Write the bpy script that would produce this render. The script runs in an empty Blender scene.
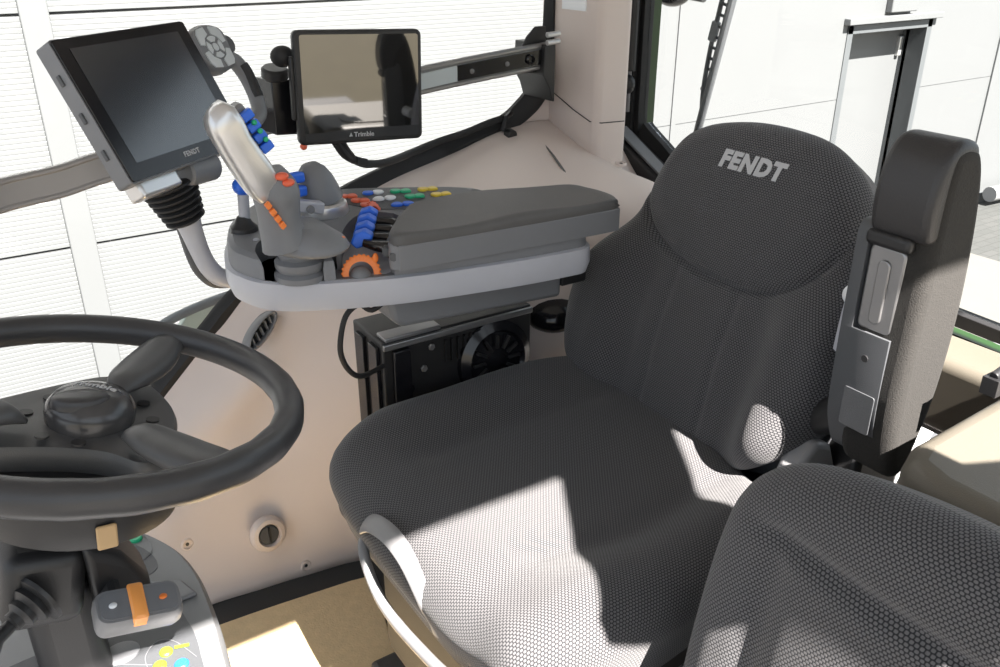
import bpy, bmesh, math, random
from mathutils import Vector, Matrix
random.seed(7)
S=bpy.context.scene; COL=S.collection
sm=lambda t,a,b: (lambda x:x*x*(3-2*x))(min(1,max(0,(t-a)/(b-a)))) if b!=a else float(t>a)
V=Vector
# ------------------------------------------------------------------ materials
def mat(name,col,rough=.5,metal=0,spec=.5,bump=0,bscale=400,noise=0,nscale=30,coat=0,emit=None,trans=0,alpha=1,col2=None):
    m=bpy.data.materials.new(name); m.use_nodes=True; nt=m.node_tree; b=nt.nodes['Principled BSDF']
    b.inputs['Base Color'].default_value=(*col,1); b.inputs['Roughness'].default_value=rough
    b.inputs['Metallic'].default_value=metal; b.inputs['Specular IOR Level'].default_value=spec
    b.inputs['Coat Weight'].default_value=coat; b.inputs['Transmission Weight'].default_value=trans; b.inputs['Alpha'].default_value=alpha
    tc=nt.nodes.new('ShaderNodeTexCoord')
    n=nt.nodes.new('ShaderNodeTexNoise'); n.inputs['Scale'].default_value=nscale; n.inputs['Detail'].default_value=4
    nt.links.new(tc.outputs['Object'],n.inputs['Vector'])
    mx=nt.nodes.new('ShaderNodeMix'); mx.data_type='RGBA'
    mx.inputs[6].default_value=(*col,1); c2=col2 or tuple(c*(1-max(noise,.06)) for c in col); mx.inputs[7].default_value=(*c2,1)
    nt.links.new(n.outputs['Fac'],mx.inputs[0]); nt.links.new(mx.outputs[2],b.inputs['Base Color'])
    if bump:
        n2=nt.nodes.new('ShaderNodeTexNoise'); n2.inputs['Scale'].default_value=bscale; n2.inputs['Detail'].default_value=2
        nt.links.new(tc.outputs['Object'],n2.inputs['Vector'])
        bp=nt.nodes.new('ShaderNodeBump'); bp.inputs['Strength'].default_value=bump; bp.inputs['Distance'].default_value=.001
        nt.links.new(n2.outputs['Fac'],bp.inputs['Height']); nt.links.new(bp.outputs[0],b.inputs['Normal'])
    return m
M={}
M['beige']=mat('beige_plastic',(.66,.575,.53),.55,bump=.25,bscale=900,noise=.05,nscale=6)
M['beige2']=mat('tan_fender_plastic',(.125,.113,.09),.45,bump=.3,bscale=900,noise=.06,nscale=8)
M['dark']=mat('dark_grey_plastic',(.068,.072,.078),.5,bump=.35,bscale=1200)
M['dark2']=mat('mid_grey_plastic',(.165,.17,.18),.45,bump=.3,bscale=1200)
M['podgrey']=mat('pod_grey_plastic',(.17,.175,.18),.45,bump=.3,bscale=1200)
M['black']=mat('black_plastic',(.014,.014,.015),.45,bump=.2,bscale=900)
M['blackg']=mat('black_gloss',(.008,.008,.01),.18)
M['rubber']=mat('black_rubber',(.012,.012,.013),.65,bump=.3,bscale=500)
M['silver']=mat('silver_trim',(.42,.43,.47),.38,bump=.2,bscale=1200)
M['silver2']=mat('bright_silver',(.62,.62,.62),.28,metal=.7)
M['alu']=mat('brushed_aluminium',(.30,.30,.305),.33,metal=.75)
M['steel']=mat('painted_light_grey_steel',(.20,.20,.205),.4)
M['pad']=mat('armrest_vinyl',(.095,.092,.09),.55,bump=.4,bscale=700,noise=.25,nscale=25)
M['leather']=mat('black_leather',(.028,.027,.028),.42,bump=.5,bscale=600)
M['foam']=mat('worn_grey_foam',(.013,.0125,.0115),.95,bump=1,bscale=700,noise=.5,nscale=260,col2=(.030,.028,.025))
M['wheel']=mat('worn_black_rim',(.035,.035,.037),.38,bump=.15,bscale=700)
M['hub']=mat('hub_grey',(.055,.056,.058),.4,bump=.2,bscale=900)
M['capgrey']=mat('satin_cap_grey',(.05,.05,.052),.22)
M['orange']=mat('orange_plastic',(.85,.22,.04),.4)
M['redor']=mat('red_orange_plastic',(.75,.13,.06),.4)
M['blue']=mat('blue_plastic',(.02,.14,.72),.4)
M['green']=mat('green_button',(.02,.42,.2),.4)
M['lime']=mat('lime_button',(.16,.27,.02),.4)
M['yellow']=mat('yellow_button',(.75,.55,.05),.4)
M['white']=mat('white_button',(.78,.8,.82),.4)
M['keys']=mat('pale_grey_keys',(.5,.53,.55),.5)
M['paintgreen']=mat('green_paint',(.008,.035,.004),.4)
M['mat']=mat('tan_floor_mat',(.74,.57,.34),.9,bump=.8,bscale=260,noise=.25,nscale=60)
M['floor']=mat('dark_floor_rubber',(.03,.03,.03),.8,bump=.4,bscale=200)
M['roofm']=mat('headliner',(.55,.52,.49),.8)
M['text']=mat('grey_print',(.45,.45,.46),.5)
M['white_wall']=mat('white_panel',(.106,.109,.113),.5,noise=.03,nscale=2)
M['grey_paint']=mat('grey_frame_paint',(.07,.075,.08),.5)
M['lightgrey']=mat('light_grey_strip',(.45,.50,.52),.5)
M['amber']=mat('amber_lens',(.95,.38,.10),.25)
M['glint']=mat('pale_glint_tan',(.45,.30,.15),.6)  # tan of the sun reflection painted onto the column cup
M['reflbank']=mat('reflection_bank',(.17,.145,.085),.9,noise=.3,nscale=3)
def screen_mat(name,col,refl,rough=.06):
    m=mat(name,col,rough,spec=.5); b=m.node_tree.nodes['Principled BSDF']
    b.inputs['IOR'].default_value=refl; return m
M['screen']=screen_mat('glossy_screen',(.014,.018,.024),2.1,.2)
M['tscreen']=screen_mat('glossy_tablet_glass',(.012,.012,.012),2.3,.03)
def fabric():
    m=bpy.data.materials.new('dotted_seat_fabric'); m.use_nodes=True; nt=m.node_tree; L=nt.links; b=nt.nodes['Principled BSDF']
    def mt(op,a=None,c=None,d=None):
        n=nt.nodes.new('ShaderNodeMath'); n.operation=op
        for i,v in enumerate((a,c,d)):
            if v is None: continue
            if isinstance(v,(int,float)): n.inputs[i].default_value=v
            else: L.new(v,n.inputs[i])
        return n.outputs[0]
    uv=nt.nodes.new('ShaderNodeUVMap'); sp=nt.nodes.new('ShaderNodeSeparateXYZ'); L.new(uv.outputs[0],sp.inputs[0])
    u=mt('DIVIDE',sp.outputs[0],.0046); v=mt('DIVIDE',sp.outputs[1],.0032)
    row=mt('FLOOR',v); off=mt('MULTIPLY',mt('MODULO',row,2),.5)
    fx=mt('SUBTRACT',mt('FRACT',mt('ADD',u,off)),.5); fy=mt('SUBTRACT',mt('FRACT',v),.5)
    d=mt('POWER',mt('ADD',mt('POWER',mt('ABSOLUTE',mt('MULTIPLY',fx,1.12)),3),mt('POWER',mt('ABSOLUTE',mt('MULTIPLY',fy,1.05)),3)),.3333)
    mr=nt.nodes.new('ShaderNodeMapRange'); mr.interpolation_type='SMOOTHSTEP'
    L.new(d,mr.inputs[0]); mr.inputs[1].default_value=.50; mr.inputs[2].default_value=.33
    n=nt.nodes.new('ShaderNodeTexNoise'); n.inputs['Scale'].default_value=900; L.new(uv.outputs[0],n.inputs['Vector'])
    fac=mt('MULTIPLY',mr.outputs[0],mt('ADD',mt('MULTIPLY',n.outputs['Fac'],.6),.7))
    mx=nt.nodes.new('ShaderNodeMix'); mx.data_type='RGBA'; L.new(fac,mx.inputs[0])
    mx.inputs[6].default_value=(.007,.0078,.0105,1); mx.inputs[7].default_value=(.104,.102,.106,1)
    L.new(mx.outputs[2],b.inputs['Base Color']); b.inputs['Roughness'].default_value=.85
    b.inputs['Sheen Weight'].default_value=.15
    bp=nt.nodes.new('ShaderNodeBump'); bp.inputs['Strength'].default_value=.6; bp.inputs['Distance'].default_value=.0008
    L.new(mr.outputs[0],bp.inputs['Height']); L.new(bp.outputs[0],b.inputs['Normal'])
    return m
M['fabric']=fabric()
def glass():
    m=bpy.data.materials.new('window_glass'); m.use_nodes=True; nt=m.node_tree
    for n in list(nt.nodes): nt.nodes.remove(n)
    o=nt.nodes.new('ShaderNodeOutputMaterial'); t=nt.nodes.new('ShaderNodeBsdfTransparent'); g=nt.nodes.new('ShaderNodeBsdfGlossy')
    t.inputs[0].default_value=(.95,.97,.965,1); g.inputs['Roughness'].default_value=.02
    f=nt.nodes.new('ShaderNodeFresnel'); f.inputs[0].default_value=1.2; x=nt.nodes.new('ShaderNodeMixShader')
    nt.links.new(f.outputs[0],x.inputs[0]); nt.links.new(t.outputs[0],x.inputs[1]); nt.links.new(g.outputs[0],x.inputs[2]); nt.links.new(x.outputs[0],o.inputs[0])
    return m
M['glass']=glass()
def ground_mat():
    m=bpy.data.materials.new('block_paving'); m.use_nodes=True; nt=m.node_tree; b=nt.nodes['Principled BSDF']
    tc=nt.nodes.new('ShaderNodeTexCoord'); br=nt.nodes.new('ShaderNodeTexBrick'); nt.links.new(tc.outputs['Object'],br.inputs['Vector'])
    br.inputs['Scale'].default_value=1; br.inputs['Brick Width'].default_value=.2; br.inputs['Row Height'].default_value=.1; br.inputs['Mortar Size'].default_value=.005
    br.inputs['Color1'].default_value=(.042,.043,.042,1); br.inputs['Color2'].default_value=(.05,.05,.049,1); br.inputs['Mortar'].default_value=(.030,.030,.029,1)
    nt.links.new(br.outputs[0],b.inputs['Base Color']); b.inputs['Roughness'].default_value=.85
    return m
M['paving']=ground_mat()
M['concrete']=mat('pale_concrete',(.105,.101,.095),.85,bump=.5,bscale=60,noise=.1,nscale=3)
M['greenpanel']=mat('pale_green_tinted_panel',(.50,.56,.50),.3)
# ------------------------------------------------------------------ geometry helpers
class G:
    def __init__(s): s.v=[]; s.f=[]
    def add(s,v,f):
        o=len(s.v); s.v+= [V(p) for p in v]; s.f+= [tuple(i+o for i in q) for q in f]; return s
    def box(s,c,sz,ax=None):
        ax=ax or ((1,0,0),(0,1,0),(0,0,1)); ax=[V(a).normalized() for a in ax]; c=V(c); vs=[]
        for k in (-.5,.5):
            for i,j in ((-.5,-.5),(.5,-.5),(.5,.5),(-.5,.5)): vs.append(c+ax[0]*i*sz[0]+ax[1]*j*sz[1]+ax[2]*k*sz[2])
        return s.add(vs,[(3,2,1,0),(4,5,6,7),(0,1,5,4),(1,2,6,5),(2,3,7,6),(3,0,4,7)])
    def bx(s,x0,x1,y0,y1,z0,z1): return s.box(((x0+x1)/2,(y0+y1)/2,(z0+z1)/2),(x1-x0,y1-y0,z1-z0))
    def prism(s,pts,ext):
        pts=[V(p) for p in pts]; n=len(pts); e=V(ext)
        return s.add(pts+[p+e for p in pts],[tuple(range(n))[::-1],tuple(range(n,2*n))]+[(i,(i+1)%n,n+(i+1)%n,n+i) for i in range(n)])
    def loft(s,rings,cap=True,closed=False):
        n=len(rings[0]); vs=[p for r in rings for p in r]; fs=[]; R=len(rings)
        for k in range(R if closed else R-1):
            a=k*n; b=((k+1)%R)*n
            for i in range(n): fs.append((a+i,a+(i+1)%n,b+(i+1)%n,b+i))
        if cap and not closed: fs+= [tuple(range(n))[::-1],tuple(range((R-1)*n,R*n))]
        return s.add(vs,fs)
    def tube(s,pts,r,n=12,closed=False,smooth=0,flat=1,up=None,cap=True):
        pts=[V(p) for p in pts]
        if smooth: 
            rr=r if isinstance(r,(list,tuple)) else None
            if rr: rr=[x[0] for x in catmull([V((a,0,0)) for a in rr],smooth,closed)]; r=rr
            pts=catmull(pts,smooth,closed)
        rings=[]; N=len(pts); nrm=None
        for i,p in enumerate(pts):
            if closed: t=(pts[(i+1)%N]-pts[i-1]).normalized()
            else: t=(pts[min(N-1,i+1)]-pts[max(0,i-1)]).normalized()
            if up is not None: nn=V(up)
            elif nrm is None: nn=V((0,0,1)) if abs(t.z)<.9 else V((1,0,0))
            else: nn=nrm
            nrm=(nn-t*nn.dot(t)).normalized(); b=t.cross(nrm); rad=r[min(i,len(r)-1)] if isinstance(r,(list,tuple)) else r
            rings.append([p+(nrm*math.cos(a)*flat+b*math.sin(a))*rad for a in [k*math.tau/n for k in range(n)]])
        return s.loft(rings,cap,closed)
    def lathe(s,prof,o,ax=(0,0,1),n=32,sx=1,ref=None):
        ax=V(ax).normalized(); o=V(o); u=V(ref) if ref else ax.orthogonal(); u=(u-ax*u.dot(ax)).normalized(); w=ax.cross(u)
        return s.loft([[o+ax*h+(u*math.cos(a)*sx+w*math.sin(a))*max(r,1e-5) for a in [k*math.tau/n for k in range(n)]] for r,h in prof])
    def cyl(s,a,b,r,n=24):
        a=V(a);b=V(b);L=(b-a).length; c=min(r*.15,L*.2)
        return s.lathe([(r-c,0),(r,c),(r,L-c),(r-c,L)],a,b-a,n)
    def ball(s,c,r,sc=(1,1,1),n=20,ax=None):
        ax=ax or ((1,0,0),(0,1,0),(0,0,1)); ax=[V(a).normalized() for a in ax]; c=V(c); rings=[]
        for k in range(n//2+1):
            ph=math.pi*k/(n//2); rr=max(math.sin(ph),1e-4)
            rings.append([c+ax[0]*r*sc[0]*rr*math.cos(a)+ax[1]*r*sc[1]*rr*math.sin(a)-ax[2]*r*sc[2]*math.cos(ph) for a in [j*math.tau/n for j in range(n)]])
        return s.loft(rings)
def catmull(p,k,closed=False):
    out=[]; n=len(p)
    for i in range(n if closed else n-1):
        if closed: a,b,c,d=p[i-1],p[i],p[(i+1)%n],p[(i+2)%n]
        else: a,b,c,d=p[max(0,i-1)],p[i],p[i+1],p[min(n-1,i+2)]
        for j in range(k):
            t=j/k; out.append(.5*((2*b)+(c-a)*t+(2*a-5*b+4*c-d)*t*t+(3*b-a-3*c+d)*t**3))
    if not closed: out.append(p[-1])
    return out
def c2(pts,k,closed=True,z=0): return catmull([V((*p,z)) for p in pts],k,closed)
ORG={}
def mk(name,g,m,parent=None,loc=None,bevel=0,seg=3,ang=35,uv=None,sub=0,recalc=True,mats=None,fm=None,weld=False):
    me=bpy.data.meshes.new(name)
    org=ORG[parent.name] if parent is not None else V(loc) if loc is not None else V((0,0,0))
    me.from_pydata([tuple(p-org) for p in g.v],[],g.f)
    if uv:
        l=me.uv_layers.new(name='UVMap')
        for lp in me.loops: l.data[lp.index].uv=uv[lp.vertex_index]
    if recalc:
        bm=bmesh.new(); bm.from_mesh(me)
        if weld: bmesh.ops.remove_doubles(bm,verts=bm.verts,dist=1e-5)
        bmesh.ops.recalc_face_normals(bm,faces=bm.faces); bm.to_mesh(me); bm.free()
    me.polygons.foreach_set('use_smooth',[True]*len(me.polygons)); me.set_sharp_from_angle(angle=math.radians(ang))
    for x in (mats or [m]): me.materials.append(M[x])
    if fm: 
        for p,i in zip(me.polygons,fm): p.material_index=i
    o=bpy.data.objects.new(name,me); COL.objects.link(o); o.location=(0,0,0) if parent is not None else org
    if parent is not None: o.parent=parent
    ORG[o.name]=org
    if bevel:
        b=o.modifiers.new('bevel','BEVEL'); b.width=bevel; b.segments=seg; b.limit_method='ANGLE'; b.angle_limit=math.radians(40)
    if sub:
        b=o.modifiers.new('sub','SUBSURF'); b.levels=b.render_levels=sub
    return o
def tag(o,label=None,cat=None,group=None,kind=None):
    if label:o['label']=label
    if cat:o['category']=cat
    if group:o['group']=group
    if kind:o['kind']=kind
    return o
def thing(name,loc,label,cat,group=None):
    o=bpy.data.objects.new(name,None); COL.objects.link(o); o.location=loc; o.empty_display_size=.05; ORG[o.name]=V(loc)
    return tag(o,label,cat,group)
def empty_part(name,parent):
    o=bpy.data.objects.new(name,None); COL.objects.link(o); o.parent=parent; ORG[o.name]=ORG[parent.name]; return o
def struct(name,g,m,label=None,**k):
    return tag(mk(name,g,m,**k),label,None,None,'structure')
def cut(o,gs):
    "real recess: boolean difference with temporary cutters (world coordinates), applied at once"
    cs=[mk('tmp',g,'black') for g in gs]
    for i,c in enumerate(cs):
        b=o.modifiers.new('cut','BOOLEAN'); b.operation='DIFFERENCE'; b.solver='EXACT'; b.object=c; o.modifiers.move(len(o.modifiers)-1,i)
    bpy.context.view_layer.update()
    me=bpy.data.meshes.new_from_object(o.evaluated_get(bpy.context.evaluated_depsgraph_get()))
    o.modifiers.clear(); o.data=me
    me.polygons.foreach_set('use_smooth',[True]*len(me.polygons)); me.set_sharp_from_angle(angle=math.radians(30))
    for c in cs: bpy.data.objects.remove(c)
def text_geo(s,size,fn,ext=.0006,shear=0,offset=0,spacing=1,align='CENTER',ppw=None):
    cu=bpy.data.curves.new('t','FONT'); cu.body=s; cu.size=size; cu.extrude=ext; cu.shear=shear; cu.offset=offset; cu.space_character=spacing
    cu.align_x=align; cu.align_y='CENTER'; cu.resolution_u=3
    o=bpy.data.objects.new('t',cu); COL.objects.link(o); bpy.context.view_layer.update()
    me=bpy.data.meshes.new_from_object(o.evaluated_get(bpy.context.evaluated_depsgraph_get()))
    if ppw:
        bm=bmesh.new(); bm.from_mesh(me); bmesh.ops.subdivide_edges(bm,edges=[e for e in bm.edges if e.calc_length()>ppw],cuts=2); bmesh.ops.triangulate(bm,faces=bm.faces); bm.to_mesh(me); bm.free()
    g=G(); g.add([fn(v.co.x,v.co.y,v.co.z) for v in me.vertices],[tuple(p.vertices) for p in me.polygons])
    bpy.data.objects.remove(o); return g
def frame(o,a,b,n):
    o=V(o);a=V(a);b=V(b);n=V(n)
    return lambda x,y,z=0: o+a*x+b*y+n*z
def rrect(x0,x1,y0,y1,r,k=5):
    P=[]
    for cx,cy,a0 in ((x1-r,y1-r,0),(x0+r,y1-r,90),(x0+r,y0+r,180),(x1-r,y0+r,270)):
        for j in range(k+1):
            a=math.radians(a0+90*j/k); P.append((cx+r*math.cos(a),cy+r*math.sin(a)))
    return P
def pillow(outline,ctr,fr,Hf,thick,er,N=110,m0=.80,m1=.90,tuck=.01,k=10,uvrot=0):
    ol=[(p.x-ctr[0],p.y-ctr[1]) for p in c2(outline,k)]
    ang=[math.atan2(y,x) for x,y in ol]; n=len(ol)
    def rad(th):
        dx,dy=math.cos(th),math.sin(th); best=None
        for i in range(n):
            x1,y1=ol[i]; x2,y2=ol[(i+1)%n]
            den=dx*(y2-y1)-dy*(x2-x1)
            if abs(den)<1e-12: continue
            t=(x1*(y2-y1)-y1*(x2-x1))/den; u=(x1*dy-y1*dx)/den
            if t>0 and -1e-6<=u<=1+1e-6: best=t if best is None else max(best,t)
        return best
    cache={}
    g=G(); uv=[]
    for j in range(N+1):
        for i in range(N+1):
            s=2*i/N-1; t=2*j/N-1; m=max(abs(s),abs(t))
            if m<1e-9: x,y,d,ex=0,0,0,0; dx=dy=0
            else:
                th=math.atan2(t,s); key=round(th,5)
                if key not in cache: cache[key]=rad(th)
                L=cache[key]; dx,dy=math.cos(th),math.sin(th)
                if m<=m0: rho=m/m0*(L-er); d=0; ex=0
                elif m<=m1: ph=(m-m0)/(m1-m0)*math.pi/2; rho=L-er+er*math.sin(ph); d=er-er*math.cos(ph); ex=er*ph-er*math.sin(ph)
                else: q=(m-m1)/(1-m1); rho=L-tuck*q; d=er+q*(thick-er); ex=er*(math.pi/2-1)+q*(thick-er)
                x,y=rho*dx,rho*dy
            X,Y=x+ctr[0],y+ctr[1]; h=Hf(X,Y)*(1-sm(d,er,thick))
            g.v.append(fr(X,Y,h-d)); uv.append((X+dx*ex,Y+dy*ex))
    for j in range(N):
        for i in range(N): a=j*(N+1)+i; g.f.append((a,a+1,a+N+2,a+N+1))
    return g,uv
def dseg(px,py,pl):
    b=9
    for (x1,y1),(x2,y2) in zip(pl,pl[1:]):
        dx,dy=x2-x1,y2-y1; t=max(0,min(1,((px-x1)*dx+(py-y1)*dy)/(dx*dx+dy*dy+1e-12))); b=min(b,math.hypot(px-x1-t*dx,py-y1-t*dy))
    return b
# ------------------------------------------------------------------ camera, sun, sky
cam=bpy.data.cameras.new('camera'); co=bpy.data.objects.new('camera',cam); COL.objects.link(co)
co.location=(0,0,1.2); co.rotation_euler=(math.radians(90-25.1),0,math.radians(-33.3)); cam.sensor_width=36; cam.lens=36*866/1000; cam.clip_start=.02; cam.clip_end=300
S.camera=co
sun=bpy.data.lights.new('sun','SUN'); so=bpy.data.objects.new('sun',sun); COL.objects.link(so); sun.energy=19; sun.angle=math.radians(.6); sun.color=(1,.93,.87)
SD=V((.03,1,-1.087)).normalized()      # travel direction of the sunlight
so.rotation_euler=SD.to_track_quat('-Z','Y').to_euler(); so.location=(0,-5,6)
w=bpy.data.worlds.new('sky'); S.world=w; w.use_nodes=True; nt=w.node_tree; bg=nt.nodes['Background']
sky=nt.nodes.new('ShaderNodeTexSky'); sky.sky_type='HOSEK_WILKIE'; sky.turbidity=3.5; sky.ground_albedo=.5; sky.sun_direction=-SD
mx=nt.nodes.new('ShaderNodeMix'); mx.data_type='RGBA'; mx.inputs[0].default_value=.45; nt.links.new(sky.outputs[0],mx.inputs[6]); mx.inputs[7].default_value=(.9,.95,1,1)
nt.links.new(mx.outputs[2],bg.inputs[0]); bg.inputs[1].default_value=1.25
S.view_settings.view_transform='Standard'; S.view_settings.look='None'; S.view_settings.gamma=1; S.view_settings.exposure=1.1; S.view_settings.use_curve_mapping=False
# ================================================================== OUTSIDE
GZ=-1.68; WY=5.1
struct('ground',G().box((20,3,GZ-.05),(90,70,.1)),'paving',loc=(0,0,GZ))
struct('trim_5',G().box((-16.8,-8,GZ+.004),(50,70,.02)),'concrete',loc=(0,0,GZ))   # pale concrete apron, ends at x=8.2
garage=thing('garage_building',(4,WY,GZ),'white garage building with ribbed sectional doors outside the cab windows','building')
def ribbed(x0,x1,zs,m,parent):
    # a sectional door: each section is a sheet of fine horizontal ribs with a joint between sections
    g=G(); p=.0264; prof=[]
    for za,zb in zip(zs,zs[1:]):
        z=za+.006; n=max(1,int((zb-za-.012)/p)); st=(zb-za-.012)/n
        prof.append((.03,za)); 
        for k in range(n): prof+= [(0,z+k*st+.003),(0,z+k*st+st-.006),(.0013,z+k*st+st-.003)]
        prof+= [(0,zb-.006),(.03,zb-.005)]
    n=len(prof); g.add([(x0,WY+a,z) for a,z in prof]+[(x1,WY+a,z) for a,z in prof],[(i,i+1,n+i+1,n+i) for i in range(n-1)])
    return mk('sectional_door',g,m,parent,recalc=False,ang=10)
zs=[GZ,-1.62,-.405,.81,2.025,3.24,4.455]
ribbed(-5.0,.505,zs,'white_wall',garage); ribbed(.64,4.60,zs,'white_wall',garage)
for x0,x1 in ((.505,.64),(4.60,4.80)): mk('pilaster',G().bx(x0,x1,WY-.035,WY+.1,GZ,4.6),'white_wall',garage,bevel=.006)
mk('upper_wall',G().bx(-8,24,WY,WY+.2,4.46,6.5),'white_wall',garage)
mk('side_wall',G().bx(-8,-5,WY,WY+.2,GZ,4.6),'white_wall',garage)
wp=mk('wall_panel',G().bx(4.8,24,WY+.0,WY+.2,GZ,4.46),'white_wall',garage)
cut(wp,[G().bx(7.13,8.26,WY-.1,WY+.3,GZ-.1,.335),G().bx(4.7,25,WY-.05,WY+.006,-.238,-.232),G().bx(4.7,25,WY-.05,WY+.006,1.30,1.306)])
mk('panel_strip',G().bx(9.62,9.80,WY-.02,WY+.05,GZ,4.46),'white_wall',garage,bevel=.004)
mk('panel_strip',G().bx(4.98,5.03,WY-.012,WY+.05,GZ,4.46),'white_wall',garage)
mk('plinth',G().bx(4.8,7.0,WY-.03,WY+.1,GZ,GZ+.12).bx(8.36,24,WY-.03,WY+.1,GZ,GZ+.12),'grey_paint',garage)
g=G()
for a in ((7.055,7.13,GZ,.41),(8.26,8.335,GZ,.41)): g.bx(a[0],a[1],WY-.012,WY+.17,a[2],a[3])
g.bx(7.055,8.335,WY-.012,WY+.17,.335,.41); mk('door_frame',g,'grey_paint',garage,bevel=.004)
mk('drip_rail',G().bx(6.99,8.40,WY-.07,WY,.42,.475),'white_wall',garage,bevel=.006)
dr=mk('entrance_door',G().bx(7.13,8.26,WY+.24,WY+.29,GZ,.335),'white_wall',garage)
mk('door_closer',G().bx(8.19,8.24,WY+.20,WY+.245,.05,.24),'silver2',dr,bevel=.01)
mk('reveal',G().bx(7.12,7.13,WY,WY+.29,GZ,.335).bx(8.26,8.27,WY,WY+.29,GZ,.335).bx(7.12,8.27,WY,WY+.29,.335,.345),'grey_paint',garage)
mk('sign_box',G().bx(7.56,7.95,WY-.07,WY,.50,.80),'white_wall',garage,bevel=.01)
tag(mk('drain_pipe',G().tube([(9.9,4.95,GZ+.14),(10.6,4.9,GZ+.13)],.085,16),'steel',loc=(10.2,4.9,GZ)),'grey pipe end lying on the paving by the garage wall','pipe')
# yard seen only in the screens: bank added as sandy ground to be mirrored, and a black frame table
tag(mk('reflection_bank',G().prism([(-30,-13,GZ),(40,-13,GZ),(40,-24,3.2),(-30,-24,3.2)],(0,0,-.5)),'reflbank',loc=(0,-13,GZ)),'sandy bank added out of view to fill the tablet reflection','bank')
tbl=thing('yard_table',(2.3,-9,GZ),'black steel table frame mirrored in the tablet glass','table')
mk('table_top',G().bx(1.5,2.45,-9.6,-8.9,-.48,-.40),'black',tbl,bevel=.01)
for x,y in ((1.55,-8.95),(2.40,-8.95),(1.55,-9.55),(2.40,-9.55)): mk('leg',G().bx(x-.045,x+.045,y-.045,y+.045,GZ,-.48),'black',tbl,bevel=.006)
# ================================================================== CAB SHELL
struct('floor',G().bx(-.5,1.45,-.15,1.45,-.06,0),'floor')
struct('ceiling',G().bx(-.65,1.5,-.34,1.85,1.74,1.80),'roofm')
def grid_loft(keys,k=8):
    rows=[catmull([V(p) for p in key],6) for key in keys]
    n=len(rows[0]); cols=[catmull([r[i] for r in rows],k) for i in range(n)]
    R=len(cols[0]); g=G(); g.add([cols[i][j] for j in range(R) for i in range(n)],[(j*n+i,j*n+i+1,(j+1)*n+i+1,(j+1)*n+i) for j in range(R-1) for i in range(n-1)])
    return g
keys=[
[(-.16,1.6,-.02),(-.15,1.575,-.03),(-.15,1.53,-.03),(-.15,1.5,-.03),(-.15,1.46,-.03),(-.15,1.41,-.03)],
[(-.0,1.6,.125),(.015,1.575,.115),(.03,1.54,.09),(.04,1.51,.06),(.05,1.46,.03),(.05,1.41,-.02)],
[(.13,1.6,.25),(.15,1.575,.235),(.18,1.53,.20),(.20,1.50,.16),(.215,1.46,.08),(.225,1.405,0)],
[(.303,1.6,.42),(.32,1.575,.40),(.34,1.525,.34),(.345,1.49,.25),(.345,1.45,.12),(.34,1.395,0)],
[(.427,1.6,.537),(.445,1.57,.515),(.46,1.515,.45),(.455,1.475,.30),(.445,1.43,.14),(.43,1.385,0)],
[(.60,1.6,.652),(.61,1.565,.635),(.62,1.48,.59),(.62,1.38,.42),(.60,1.36,.2),(.58,1.355,0)],
[(.754,1.6,.723),(.76,1.56,.713),(.77,1.42,.69),(.78,1.25,.62),(.78,1.23,.35),(.78,1.23,0)],
[(.923,1.6,.765),(.925,1.56,.757),(.93,1.40,.74),(.94,1.19,.69),(.94,1.17,.4),(.94,1.16,0)],
[(1.06,1.6,.80),(1.06,1.56,.79),(1.06,1.42,.76),(1.06,1.15,.715),(1.06,1.13,.4),(1.06,1.13,0)],
[(1.2,1.6,.80),(1.2,1.56,.785),(1.2,1.42,.745),(1.2,1.12,.69),(1.2,1.10,.4),(1.2,1.10,0)],
[(1.37,1.6,.745),(1.37,1.56,.735),(1.37,1.42,.625),(1.37,1.12,.55),(1.37,1.10,.4),(1.37,1.10,0)]]
g=grid_loft(keys)
for v in g.v:
    if v.y<1.595 and v.z>.02:
        d_=dseg(v.x,v.z,[(.55,.60),(.47,.52),(.40,.40),(.30,.33),(.20,.30)]); v.y-=.022*math.exp(-(d_/.045)**2)*sm(1.6-v.y,0,.05)
        v.y+=.012*math.exp(-(math.hypot(v.x-.42,(v.z-.49)*1.3)/.05)**2)
wr=struct('wall_right',g,'beige',recalc=True,ang=60)
sd=wr.modifiers.new('thick','SOLIDIFY'); sd.thickness=.004; sd.offset=0
# pillar between side and rear window
pil=G()
cs=[(1.186,1.64),(1.186,1.585),(1.184,1.45),(1.192,1.437),(1.25,1.425),(1.262,1.43),(1.38,1.60),(1.40,1.66)]
pil.prism([(x,y,.70) for x,y in cs],(0,0,1.05)); struct('trim_1',pil,'beige',bevel=.01,seg=4)
def screw(p,n,parent,r=.011):
    n=V(n).normalized(); p=V(p); o=mk('screw_cap',G().lathe([(0,-.002),(r,-.002),(r,.001),(r*.75,.003),(r*.7,.0),(r*.3,-.0005),(0,-.0005)],p,n,20),'beige',parent)
    mk('screw',G().lathe([(0,0),(r*.3,0),(r*.25,.0012),(0,.0012)],p,n,10),'black',o)
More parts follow.
